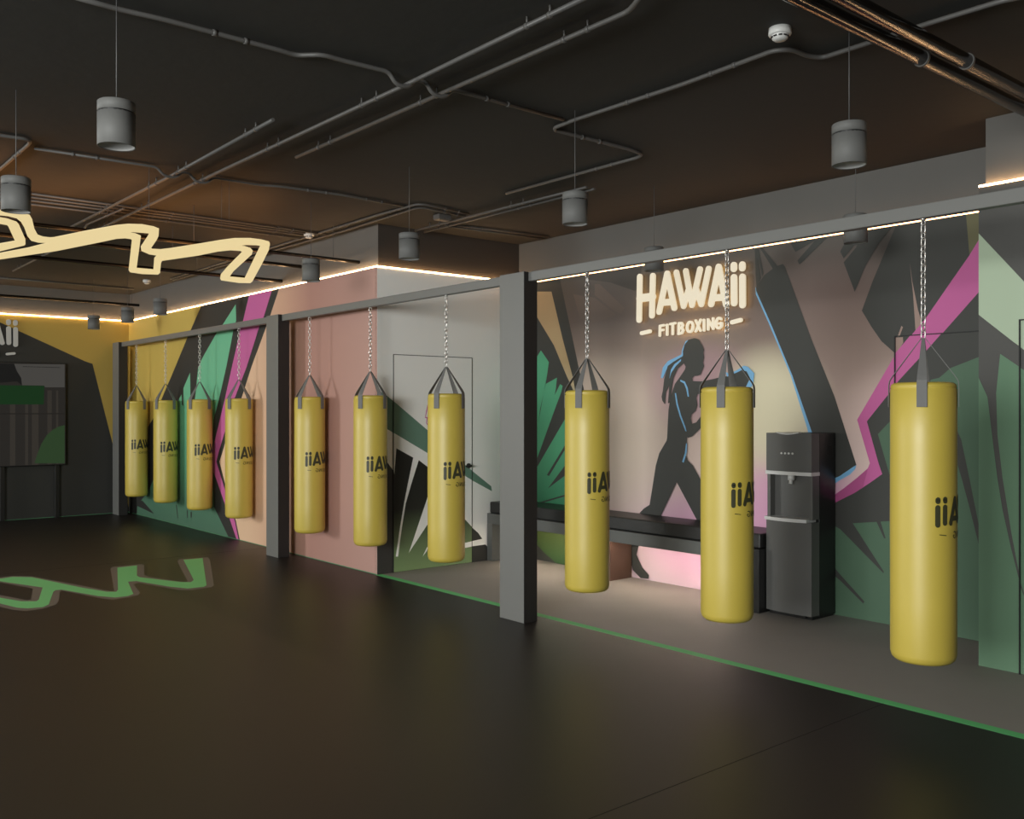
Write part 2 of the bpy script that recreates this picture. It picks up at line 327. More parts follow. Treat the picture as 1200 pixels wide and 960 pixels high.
DATA['screenpoly'] = {"figure":[[2.704,2.268],[3.214,2.28],[3.249,2.178],[3.307,2.075],[3.319,1.97],[3.251,2.025],[2.704,1.965]],"grey":[[3.214,2.278],[3.899,2.293],[3.899,1.948],[3.628,1.944],[3.617,1.969],[3.319,1.97],[3.307,2.075],[3.249,2.178]],"towel":[[2.704,1.965],[3.617,1.965],[3.611,1.691],[2.704,1.687]],"hill":[[3.485,0.824],[3.524,0.961],[3.58,1.111],[3.652,1.236],[3.737,1.316],[3.816,1.36],[3.899,1.381],[3.899,0.809]]}

# ------------------------------------------------------------------ materials
def new_mat(name):
    m = bpy.data.materials.new(name); m.use_nodes = True
    nt = m.node_tree; b = nt.nodes['Principled BSDF']
    return m, nt, b
def mat(name, col, rough=.6, metal=0., noise=0., nscale=8., bump=0., bscale=60., spec=.5, coat=0.):
    m, nt, b = new_mat(name)
    b.inputs['Base Color'].default_value = (*col, 1)
    b.inputs['Roughness'].default_value = rough
    b.inputs['Metallic'].default_value = metal
    b.inputs['Specular IOR Level'].default_value = spec
    b.inputs['Coat Weight'].default_value = coat
    tc = nt.nodes.new('ShaderNodeTexCoord')
    if noise:
        n = nt.nodes.new('ShaderNodeTexNoise'); n.inputs['Scale'].default_value = nscale; n.inputs['Detail'].default_value = 4
        nt.links.new(tc.outputs['Object'], n.inputs['Vector'])
        r = nt.nodes.new('ShaderNodeMapRange'); r.inputs['To Min'].default_value = 1-noise; r.inputs['To Max'].default_value = 1+noise
        nt.links.new(n.outputs['Fac'], r.inputs['Value'])
        v = nt.nodes.new('ShaderNodeVectorMath'); v.operation = 'SCALE'; v.inputs[0].default_value = col
        nt.links.new(r.outputs['Result'], v.inputs['Scale']); nt.links.new(v.outputs['Vector'], b.inputs['Base Color'])
    if bump:
        n2 = nt.nodes.new('ShaderNodeTexNoise'); n2.inputs['Scale'].default_value = bscale; n2.inputs['Detail'].default_value = 3
        nt.links.new(tc.outputs['Object'], n2.inputs['Vector'])
        bp = nt.nodes.new('ShaderNodeBump'); bp.inputs['Strength'].default_value = bump; bp.inputs['Distance'].default_value = .01
        nt.links.new(n2.outputs['Fac'], bp.inputs['Height']); nt.links.new(bp.outputs['Normal'], b.inputs['Normal'])
    return m
def emit(name, col, s, base=(.8, .8, .8)):
    m, nt, b = new_mat(name)
    b.inputs['Base Color'].default_value = (*base, 1)
    b.inputs['Specular IOR Level'].default_value = .12
    b.inputs['Emission Color'].default_value = (*col, 1); b.inputs['Emission Strength'].default_value = s
    return m
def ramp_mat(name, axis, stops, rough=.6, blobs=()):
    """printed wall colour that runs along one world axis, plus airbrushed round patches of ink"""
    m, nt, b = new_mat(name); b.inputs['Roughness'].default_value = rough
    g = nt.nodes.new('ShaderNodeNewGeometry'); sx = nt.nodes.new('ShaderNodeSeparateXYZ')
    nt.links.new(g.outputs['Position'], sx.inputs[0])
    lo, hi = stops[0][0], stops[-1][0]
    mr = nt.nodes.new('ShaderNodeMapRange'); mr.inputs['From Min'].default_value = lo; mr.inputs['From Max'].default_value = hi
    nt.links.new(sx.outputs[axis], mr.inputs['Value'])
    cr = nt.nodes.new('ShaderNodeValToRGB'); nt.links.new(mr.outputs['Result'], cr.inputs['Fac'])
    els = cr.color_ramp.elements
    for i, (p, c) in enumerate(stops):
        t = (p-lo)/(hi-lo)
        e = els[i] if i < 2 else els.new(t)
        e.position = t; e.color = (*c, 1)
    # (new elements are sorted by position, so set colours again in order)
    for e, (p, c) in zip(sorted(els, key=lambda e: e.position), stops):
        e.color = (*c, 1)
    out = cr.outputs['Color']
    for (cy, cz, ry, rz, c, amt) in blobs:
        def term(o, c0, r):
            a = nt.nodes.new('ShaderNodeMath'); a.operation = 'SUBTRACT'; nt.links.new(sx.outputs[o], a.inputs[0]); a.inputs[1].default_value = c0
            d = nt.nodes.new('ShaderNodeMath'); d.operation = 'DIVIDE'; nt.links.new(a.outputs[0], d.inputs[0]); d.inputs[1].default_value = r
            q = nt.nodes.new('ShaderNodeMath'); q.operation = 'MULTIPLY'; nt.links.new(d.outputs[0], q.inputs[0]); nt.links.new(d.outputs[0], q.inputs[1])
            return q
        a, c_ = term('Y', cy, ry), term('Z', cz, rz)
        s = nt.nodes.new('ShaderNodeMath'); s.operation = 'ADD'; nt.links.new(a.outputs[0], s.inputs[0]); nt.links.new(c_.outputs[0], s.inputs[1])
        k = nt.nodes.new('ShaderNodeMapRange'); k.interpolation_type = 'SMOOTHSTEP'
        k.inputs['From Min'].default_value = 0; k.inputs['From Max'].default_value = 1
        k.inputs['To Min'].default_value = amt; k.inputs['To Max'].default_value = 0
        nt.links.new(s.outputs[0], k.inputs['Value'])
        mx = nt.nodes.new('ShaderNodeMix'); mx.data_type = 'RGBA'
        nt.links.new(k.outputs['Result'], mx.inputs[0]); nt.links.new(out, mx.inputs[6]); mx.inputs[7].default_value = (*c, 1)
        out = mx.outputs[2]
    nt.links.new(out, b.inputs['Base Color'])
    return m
M = {}
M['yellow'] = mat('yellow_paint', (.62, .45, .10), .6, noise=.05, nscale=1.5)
M['yellow_far'] = mat('yellow_paint_far_dimmed', (.50, .35, .075), .6, noise=.05, nscale=1.5)  # same yellow darkened: weaker light at the far wall put into the colour
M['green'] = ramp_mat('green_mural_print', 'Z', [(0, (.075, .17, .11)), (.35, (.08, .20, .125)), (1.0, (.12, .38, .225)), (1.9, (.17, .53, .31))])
M['magenta'] = mat('magenta_paint', (.60, .13, .36), .6)
M['magenta_dark'] = mat('deep_magenta_paint', (.48, .09, .27), .6)
M['charcoal'] = mat('charcoal_paint', (.030, .030, .027), .6)
M['charcoal_niche'] = mat('charcoal_print', (.052, .053, .048), .6)
M['white'] = mat('white_paint', (.88, .88, .85), .6)
M['sage'] = mat('sage_paint', (.13, .24, .18), .6)
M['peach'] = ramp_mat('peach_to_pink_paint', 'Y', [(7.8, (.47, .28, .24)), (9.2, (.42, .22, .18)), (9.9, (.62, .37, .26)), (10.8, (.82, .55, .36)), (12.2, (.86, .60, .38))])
M['fade'] = ramp_mat('black_to_green_paint', 'Z', [(0, (.20, .30, .13)), (.25, (.12, .18, .08)), (.62, (.012, .014, .01)), (2.2, (.008, .008, .007))])
M['sand'] = ramp_mat('sand_paint', 'Z', [(1.5, (.80, .72, .50)), (2.1, (.50, .36, .19)), (2.8, (.50, .35, .19))])
M['leaf'] = ramp_mat('leaf_green_paint', 'Z', [(0, (.05, .12, .04)), (.45, (.11, .14, .03)), (.62, (.05, .24, .12)), (1.2, (.09, .38, .20)), (1.9, (.10, .42, .23))])
M['blue'] = mat('sky_blue_paint', (.22, .50, .80), .6)
M['dim_brown'] = mat('dim_brown_paint', (.16, .12, .10), .6)
M['dark_brown'] = mat('dark_brown_paint', (.07, .062, .055), .6)
M['tan_pink'] = mat('tan_pink_paint', (.38, .26, .22), .6)
M['olive'] = mat('olive_paint', (.15, .14, .07), .6)
M['fern'] = mat('fern_green_paint', (.085, .16, .10), .6, noise=.12, nscale=2.)
M['fern2'] = mat('fern_green_light_paint', (.13, .25, .15), .6, noise=.10, nscale=2.)
M['mint'] = mat('mint_paint', (.47, .58, .42), .6)
M['pil_base'] = mat('dark_grey_paint', (.085, .083, .078), .6)
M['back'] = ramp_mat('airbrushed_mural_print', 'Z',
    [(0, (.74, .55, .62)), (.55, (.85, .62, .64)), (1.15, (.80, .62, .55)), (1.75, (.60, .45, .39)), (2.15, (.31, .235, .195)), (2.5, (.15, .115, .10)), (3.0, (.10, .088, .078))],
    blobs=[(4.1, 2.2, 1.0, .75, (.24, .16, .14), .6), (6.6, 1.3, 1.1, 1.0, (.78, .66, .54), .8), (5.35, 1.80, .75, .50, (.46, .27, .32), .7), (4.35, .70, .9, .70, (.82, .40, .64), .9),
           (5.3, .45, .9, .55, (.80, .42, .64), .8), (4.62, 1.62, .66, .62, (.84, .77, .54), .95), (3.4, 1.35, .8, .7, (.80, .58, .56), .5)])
M['wall_shaded'] = mat('shaded_upper_wall', (.038, .032, .027), .7)  # unlit look of the wall above the white one, put into its colour
M['wall_grey'] = mat('grey_upper_wall', (.12, .117, .11), .7, noise=.05, nscale=3)
M['ceiling'] = mat('black_board_marked_concrete', (.027, .027, .025), .8, noise=.12, nscale=1.2, bump=.25, bscale=9)
M['floor'] = mat('black_rubber_floor', (.012, .0097, .008), .44, noise=.10, nscale=1.5, spec=.5)
M['floor_grey'] = mat('grey_vinyl_floor', (.30, .275, .255), .6, noise=.05, nscale=3)
M['line_green'] = mat('green_line_paint', (.14, .60, .21), .6)
M['line_dark'] = mat('dull_green_line_paint', (.08, .24, .12), .6)
M['logo_green'] = mat('green_floor_print', (.20, .62, .23), .6)
M['logo_grey'] = mat('grey_floor_print', (.17, .14, .12), .6)
M['seam'] = mat('dark_seam', (.004, .004, .004), .8)
M['steel_grey'] = mat('grey_powder_coat', (.165, .165, .157), .45, noise=.03, nscale=5, spec=.4)
M['bag'] = mat('yellow_vinyl', (.58, .445, .065), .48, noise=.04, nscale=6, bump=.06, bscale=18, spec=1.)
M['ink'] = mat('dark_print', (.045, .045, .02), .5)
M['webbing'] = mat('grey_webbing', (.165, .163, .158), .7, bump=.2, bscale=300)
M['chain'] = mat('steel_chain', (.66, .64, .62), .35, metal=.85)
M['pendant'] = mat('grey_lamp_metal', (.135, .135, .13), .6, spec=.3)
M['pendant_in'] = mat('lamp_diffuser', (.42, .42, .41), .6)
M['black'] = mat('black_plastic', (.008, .008, .008), .5)
M['cable'] = mat('cable_grey', (.10, .10, .10), .5)
M['pipe'] = mat('painted_conduit', (.095, .092, .088), .45, spec=.4)
M['duct'] = mat('gloss_black_duct', (.008, .007, .006), .14, spec=.2)
M['post_side'] = mat('post_side_shade', (.018, .016, .015), .6)  # post sides facing away from the light: their shade put into the colour
M['led'] = emit('led_warm', (1., .58, .27), 24.)
M['led_dim'] = emit('led_warm_soft', (1., .46, .17), 11.)
M['led_bench'] = emit('led_under_bench', (1., .84, .64), 40.)
M['neon_top'] = emit('neon_upper_side', (1., .42, .13), 2.4, base=(.2, .2, .2))
M['neon'] = emit('neon_cream', (.80, .64, .33), 1.0, base=(.02, .02, .02))
M['sign_face'] = emit('sign_face', (.66, .57, .40), 1.0, base=(.3, .3, .3))
M['sign_halo'] = emit('sign_halo', (1., .64, .22), 1.6)
M['sign_white'] = mat('white_sign_acrylic', (.62, .62, .60), .4)
M['smoke'] = mat('white_plastic', (.70, .70, .68), .4)
M['bench'] = mat('dark_bench_laminate', (.12, .125, .12), .5)
M['cushion'] = mat('black_leatherette', (.016, .016, .016), .42, bump=.15, bscale=30)
M['bench_in'] = mat('brown_bench_panel', (.10, .055, .035), .5)
M['disp'] = mat('dispenser_grey', (.135, .135, .13), .42)
M['disp_side'] = mat('dispenser_black', (.012, .012, .012), .35)
M['silver'] = mat('silver_plastic', (.86, .86, .85), .35)
M['frame_black'] = mat('screen_bezel', (.01, .01, .01), .4)
M['scr_dark'] = emit('screen_dark', (.018, .016, .014), 1, base=(.004, .004, .004))
M['scr_grey'] = emit('screen_grey', (.055, .052, .047), 1, base=(.004, .004, .004))
M['scr_towel'] = emit('screen_green', (.006, .028, .008), 1, base=(.004, .004, .004))
M['scr_hill'] = emit('screen_hill_green', (.022, .045, .018), 1, base=(.004, .004, .004))
M['scr_fig'] = emit('screen_figure', (.005, .005, .005), 1, base=(.01, .01, .01))
M['scr_stripe'] = emit('screen_stripe', (.024, .020, .016), 1, base=(.02, .02, .02))
# ------------------------------------------------------------------ object helpers
def link(name, me, mats, parent=None, loc=None, smooth=False):
    o = bpy.data.objects.new(name, me)
    for m in (mats if isinstance(mats, (list, tuple)) else [mats]): me.materials.append(m)
    C.objects.link(o)
    if parent: o.parent = parent
    if loc: o.location = loc
    if smooth:
        for p in me.polygons: p.use_smooth = True
    return o
def obj(name, bm, mats, parent=None, loc=None, smooth=False, normals=True):
    if normals: bmesh.ops.recalc_face_normals(bm, faces=bm.faces)
    me = bpy.data.meshes.new(name); bm.to_mesh(me); bm.free()
    return link(name, me, mats, parent, loc, smooth)
def tag(o, label=None, cat=None, group=None, kind=None):
    for k, v in (('label', label), ('category', cat), ('group', group), ('kind', kind)):
        if v: o[k] = v
    return o
def thing(name, label, cat, loc=(0, 0, 0), rz=0, group=None):
    o = bpy.data.objects.new(name, None); C.objects.link(o); o.location = loc; o.rotation_euler = (0, 0, rz)
    o.empty_display_size = .1
    return tag(o, label, cat, group)
def box(bm, x0, x1, y0, y1, z0, z1, mi=0):
    v = [bm.verts.new(p) for p in ((x0, y0, z0), (x1, y0, z0), (x1, y1, z0), (x0, y1, z0), (x0, y0, z1), (x1, y0, z1), (x1, y1, z1), (x0, y1, z1))]
    fs = []
    for f in ((0, 3, 2, 1), (4, 5, 6, 7), (0, 1, 5, 4), (1, 2, 6, 5), (2, 3, 7, 6), (3, 0, 4, 7)):
        a = bm.faces.new([v[i] for i in f]); a.material_index = mi; fs.append(a)
    return fs
def boxes(name, lst, m, parent=None, bev=0., seg=2):
    bm = bmesh.new()
    for b in lst: box(bm, *b)
    if bev: bmesh.ops.bevel(bm, geom=bm.edges[:], offset=bev, segments=seg, affect='EDGES', profile=.5)
    return obj(name, bm, m, parent)
def lathe(bm, prof, n=32, cx=0, cy=0, mi=0):
    rings = []
    for r, z in prof:
        if r < 1e-5: rings.append([bm.verts.new((cx, cy, z))])
        else: rings.append([bm.verts.new((cx+r*math.cos(2*PI*i/n), cy+r*math.sin(2*PI*i/n), z)) for i in range(n)])
    for a, b in zip(rings, rings[1:]):
        for i in range(n):
            j = (i+1) % n
            if len(a) == 1 and len(b) == 1: continue
            if len(a) == 1: f = bm.faces.new((a[0], b[j], b[i]))
            elif len(b) == 1: f = bm.faces.new((a[i], a[j], b[0]))
            else: f = bm.faces.new((a[i], a[j], b[j], b[i]))
            f.material_index = mi; f.smooth = True
def tube(bm, pts, r, n=10, closed=False, caps=True, mi=0):
    P = [Vector(p) for p in pts]; k = len(P)
    T = []
    for i in range(k):
        if closed: t = (P[(i+1) % k]-P[i-1])
        else: t = P[min(i+1, k-1)]-P[max(i-1, 0)]
        T.append(t.normalized())
    up = Vector((0, 0, 1)) if abs(T[0].z) < .9 else Vector((1, 0, 0))
    N = (up-T[0]*up.dot(T[0])).normalized()
    rings = []
    for i in range(k):
        N = (N-T[i]*N.dot(T[i])).normalized(); B = T[i].cross(N)
        rings.append([bm.verts.new(P[i]+(N*math.cos(2*PI*j/n)+B*math.sin(2*PI*j/n))*r) for j in range(n)])
    seq = list(zip(rings, rings[1:])) + ([(rings[-1], rings[0])] if closed else [])
    for a, b in seq:
        for j in range(n):
            f = bm.faces.new((a[j], a[(j+1) % n], b[(j+1) % n], b[j])); f.smooth = True; f.material_index = mi
    if caps and not closed:
        bm.faces.new(rings[0][::-1]).material_index = mi; bm.faces.new(rings[-1]).material_index = mi
def rounded(pts, rad=.05, n=5):
    P = [Vector(p) for p in pts]; out = [P[0]]
    for i in range(1, len(P)-1):
        a, b, c = P[i-1], P[i], P[i+1]
        d1, d2 = (a-b), (c-b)
        t = min(rad, d1.length*.45, d2.length*.45)
        if d1.normalized().dot(d2.normalized()) < -.999 and t > 0:
            out.append(b); continue
        p0, p2 = b+d1.normalized()*t, b+d2.normalized()*t
        for j in range(n+1):
            s = j/n; out.append(p0*(1-s)**2 + b*2*s*(1-s) + p2*s*s)
    out.append(P[-1]); return out
def flat_poly(bm, pts3, mi):
    P = []
    for p in pts3:
        p = Vector(p)
        if not P or (p-P[-1]).length > 1e-5: P.append(p)
    if (P[0]-P[-1]).length < 1e-5: P.pop()
    if len(P) < 3: return
    vs = [bm.verts.new(p) for p in P]
    for t in tessellate_polygon([P]):
        f = bm.faces.new([vs[i] for i in t]); f.material_index = mi; f.normal_update()
        n = f.normal
        if n.x > .5 or n.y > .5 or n.z < -.5: f.normal_flip()
def mural(name, base_boxes, base_mats, layers, plane, c0, step=-.0004, kind='structure', parent=None):
    """solid wall with its painted shapes laid on in coats; plane 'X': points are (y, z) at x=c0, plane 'Y': (x, z) at y=c0"""
    bm = bmesh.new(); mats = list(base_mats); idx = {m.name: i for i, m in enumerate(mats)}
    for b in base_boxes:
        box(bm, *b[:6], b[6] if len(b) > 6 else 0)
    bmesh.ops.recalc_face_normals(bm, faces=bm.faces)
    for k, (mn, pts) in enumerate(layers):
        m = M[mn]
        if m.name not in idx: idx[m.name] = len(mats); mats.append(m)
        c = c0 + step*(k+1)
        p3 = [(c, p[0], p[1]) if plane == 'X' else (p[0], c, p[1]) for p in pts]
        flat_poly(bm, p3, idx[m.name])
    o = obj(name, bm, mats, parent, normals=False)
    if kind: o['kind'] = kind
    return o
# ------------------------------------------------------------------ the room
XR, XB, XP = 4.865, 6.675, 6.03          # mural wall, niche back wall, pilaster
YW, YF, YP = 7.852, 15.2, 2.635          # white wall, far wall, pilaster side
ZL, ZC = 3.0, 3.43                       # top of cladding, ceiling
XL, Y0 = -5.2, -4.2                      # open front and rear ends of the hall
SET = .03
SEAM_Y = 2.624
ZN = 2.978                               # top of the niche cladding
def S(o): o['kind'] = 'structure'; return o
bm = bmesh.new()
box(bm, XL, XR-.02, Y0, YF+.2, -.15, 0)
box(bm, XR-.02, XR+.2, YW, YF+.2, -.15, 0)
S(obj('floor', bm, M['floor']))
bm = bmesh.new(); box(bm, XR+.055, XB+.2, Y0, YW+.02, -.15, .0)
S(obj('floor_niche', bm, M['floor_grey']))
bm = bmesh.new(); box(bm, XR-.02, XR+.055, Y0, YW+.004, -.15, .0005)
S(obj('trim_1', bm, M['line_green']))
S(boxes('ceiling', [(XL, XB+.3, Y0, YF+.3, ZC, ZC+.12)], M['ceiling']))
# upper walls, set back behind the cladding
S(boxes('wall_upper', [(XR+SET, XR+.3, YW+SET+.0002, YF+.3, ZL, ZC), (XB+SET, XB+.3, YP-SET, YW+SET-.0002, ZN, ZC),
                       (XP+SET, XB+.3, Y0, YP-SET, ZL, ZC), (XL, XR+SET, YF+SET, YF+.3, ZL, ZC)], M['wall_grey']))
S(boxes('wall_upper_shaded', [(XR+SET+.0002, XB+.3, YW+SET, YW+.3, ZL, ZC)], M['wall_shaded']))
for key in ('back', 'door2'):
    for e in DATA[key]:
        if e[0] == 'charcoal': e[0] = 'charcoal_niche'
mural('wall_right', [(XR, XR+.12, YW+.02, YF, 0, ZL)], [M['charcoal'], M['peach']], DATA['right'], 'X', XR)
mural('wall_white', [(XR, XB, YW, YW+.12, 0, ZL)], [M['white']], DATA['white'], 'Y', YW)
S(boxes('wall_white_edge', [(XR-.001, XR, YW+.0002, YW+.021, 0, ZL-.001)], M['peach']))
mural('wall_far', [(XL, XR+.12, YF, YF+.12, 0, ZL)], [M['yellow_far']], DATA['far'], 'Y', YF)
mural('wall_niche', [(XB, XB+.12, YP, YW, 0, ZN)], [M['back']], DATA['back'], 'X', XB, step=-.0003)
mural('wall_pilaster', [(XP, XB+.12, Y0, YP, 0, ZL)], [M['pil_base']], DATA['pil'], 'X', XP)
S(boxes('wall_rear', [(XL, XB+.3, Y0-.12, Y0, 0, ZC)], M['wall_grey']))
# thin green skirting line
S(boxes('baseboard_right', [(XR-.006, XR-.0045, YW, YF-.006, 0, .007)], M['line_dark']))
S(boxes('baseboard_far', [(XL, XR-.006, YF-.008, YF-.0065, 0, .007)], M['line_dark']))
# flush doors painted over by the murals
def flush_door(name, plane, c0, a0, a1, z1, layers, base, off, handle=None):
    g = .007
    th = .0008
    if plane == 'X':
        o = mural(name, [(c0-off, c0-off+.0035, a0, a1, .004, z1)], [base], layers, 'X', c0-off, step=-.0003)
        d = c0-off-.014
        fr = [(d, c0-off+.003, a0-g, a0, 0, z1+g), (d, c0-off+.003, a1, a1+g, 0, z1+g), (d, c0-off+.003, a0, a1, z1, z1+g)]
    else:
        o = mural(name, [(a0, a1, c0-off, c0-off+.0035, .004, z1)], [base], layers, 'Y', c0-off, step=-.0004)
        d = c0-off-.003
        fr = [(a0-g*.7, a0, d, c0-off+.003, 0, z1+g*.7), (a1, a1+g*.7, d, c0-off+.003, 0, z1+g*.7), (a0, a1, d, c0-off+.003, z1, z1+g*.9)]
    boxes('door_seal', fr, M['black'], o)
    if handle:
        bm = bmesh.new()
        hx, hz = handle
        if plane == 'Y':
            tube(bm, [(hx, c0-off-.002, hz), (hx, c0-off-.05, hz)], .012, 12)
            tube(bm, [(hx+.01, c0-off-.05, hz), (hx-.07, c0-off-.055, hz)], .010, 12)
            tube(bm, [(hx, c0-off-.002, hz), (hx, c0-off-.012, hz)], .027, 16)
        obj('door_handle', bm, M['black'], o)
    return o
flush_door('door_1', 'Y', YW, 5.052, 6.022, 2.15, DATA['door1'], M['white'], .006, handle=(5.975, 1.02))
flush_door('door_2', 'X', XB, 2.64, 3.51, 2.147, DATA['door2'], M['back'], .018)
flush_door('door_3', 'X', XP, 1.45, 2.383, 2.146, DATA['door3'], M['pil_base'], .005)
# seams between the rubber mats, running across the hall
for y in (SEAM_Y, SEAM_Y-1.9, SEAM_Y+7.6):
    S(boxes('trim_2', [(XL, XR-.021, y-.002, y+.002, 0, .0006)], M['seam']))
# ------------------------------------------------------------------ LED strips on the cladding ledge
def led(name, b, label, m='led'):
    o = boxes(name, [b], M[m], bev=.003); tag(o, label, 'led strip', 'warm light strips on top of the wall cladding')
LH = .013
led('led_strip', (XR-.004, XR+.016, YW+.012, YF-.004, ZL, ZL+LH), 'warm light strip on top of the pink, magenta, green and yellow wall')
led('led_strip', (XR-.004, XB-.02, YW-.004, YW+.012, ZL, ZL+LH), 'warm light strip on top of the white wall')
led('led_strip', (XL, XR-.006, YF-.012, YF+.006, ZL, ZL+LH), 'warm light strip on top of the yellow and black far wall with the screen')
led('led_strip', (XB-.001, XB+.014, YP, YW-.006, ZN, ZN+.016), 'thin warm light strip above the boxer mural, behind the rack beam', 'led_dim')
led('led_strip', (XP-.004, XP+.016, Y0+.05, YP, ZL, ZL+LH), 'warm light strip on the pilaster at the right edge, above the mint shape')
# ------------------------------------------------------------------ bag rack: posts and beams
rack = thing('punching_bag_rack', 'long dark grey steel frame of square posts and a beam that carries the yellow bags', 'frame', (4.66, 5.48, 0))
def rp(name, b): 
    x0, x1, y0, y1, z0, z1 = b
    return boxes(name, [(x0-4.66, x1-4.66, y0-5.48, y1-5.48, z0, z1)], M['steel_grey'], rack, bev=.004)
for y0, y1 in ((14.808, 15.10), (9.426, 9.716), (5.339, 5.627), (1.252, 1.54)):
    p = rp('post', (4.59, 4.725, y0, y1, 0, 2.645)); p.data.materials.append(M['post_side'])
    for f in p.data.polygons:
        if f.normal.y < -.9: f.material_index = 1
for y0, y1 in ((9.717, 14.807), (5.628, 9.425), (1.541, 5.338)):
    rp('beam', (4.633, 4.690, y0, y1, 2.574, 2.644))
# ------------------------------------------------------------------ strokes of lettering
def strip(pts, w, seg=.02, across=1, cap=8):
    """list of polygons (2D) covering a thick round-ended polyline"""
    out = []
    for (a, b) in zip(pts, pts[1:]):
        a = Vector(a); b = Vector(b); d = b-a; L = d.length
        if L < 1e-6: continue
        t = d/L; n = Vector((-t.y, t.x))
        ns = max(1, int(L/seg))
        for i in range(ns):
            p, q = a+d*i/ns, a+d*(i+1)/ns
            for j in range(across):
                s0 = (-.5+j/across)*w; s1 = (-.5+(j+1)/across)*w
                out.append([p+n*s0, q+n*s0, q+n*s1, p+n*s1])
    return out
def capsule(a, b, w, n=7):
    a = Vector(a); b = Vector(b); d = b-a
    t = d.normalized() if d.length > 1e-6 else Vector((1, 0)); an = math.atan2(t.y, t.x)
    o = [b+Vector((math.cos(an-PI/2+PI*i/n), math.sin(an-PI/2+PI*i/n)))*w/2 for i in range(n+1)]
    o += [a+Vector((math.cos(an+PI/2+PI*i/n), math.sin(an+PI/2+PI*i/n)))*w/2 for i in range(n+1)]
    return o
SU = -4.853   # sign coordinate (u right, v up) of the last i : u = -Y
def letters3d(parent, to3, depth, face_mat, side_mat=None):
    """one solid part per letter, made of round-ended bars"""
    for nm, strokes in DATA['sign']:
        bm = bmesh.new()
        k = 0
        for pts, w in strokes:
            for a, b in zip(pts, pts[1:]):
                ca = capsule((-a[0], a[1]), (-b[0], b[1]), w)
                k += 1
                d = depth + .0003*k
                f0 = [bm.verts.new(to3(p.x, p.y, 0)) for p in ca]; f1 = [bm.verts.new(to3(p.x, p.y, d)) for p in ca]
                n = len(ca)
                bm.faces.new(f0).material_index = 1 if side_mat else 0; bm.faces.new(f1[::-1])
                for i in range(n):
                    q = bm.faces.new((f0[i], f0[(i+1) % n], f1[(i+1) % n], f1[i])); q.material_index = 0
        obj(nm, bm, [face_mat, side_mat] if side_mat else [face_mat], parent)
# glowing sign over the boxer
sg = thing('neon_sign', 'glowing cream HAWAii FITBOXING letters mounted above the boxer mural', 'sign', (XB-.045, 5.4, 2.3))
letters3d(sg, lambda u, v, d: (-d+.0, -u-5.4, v-2.3), .018, M['sign_face'], M['sign_halo'])
# same letters, unlit, on the far wall
sw = thing('wall_sign', 'unlit white HAWAii FITBOXING letters on the far wall above the big screen', 'sign', (3.0, YF-.006, 2.3))
letters3d(sw, lambda u, v, d: (3.25+(u-SU)*1.03-3.0, -d-.0, (v-2.498)*.985+2.56-2.3), .025, M['sign_white'])
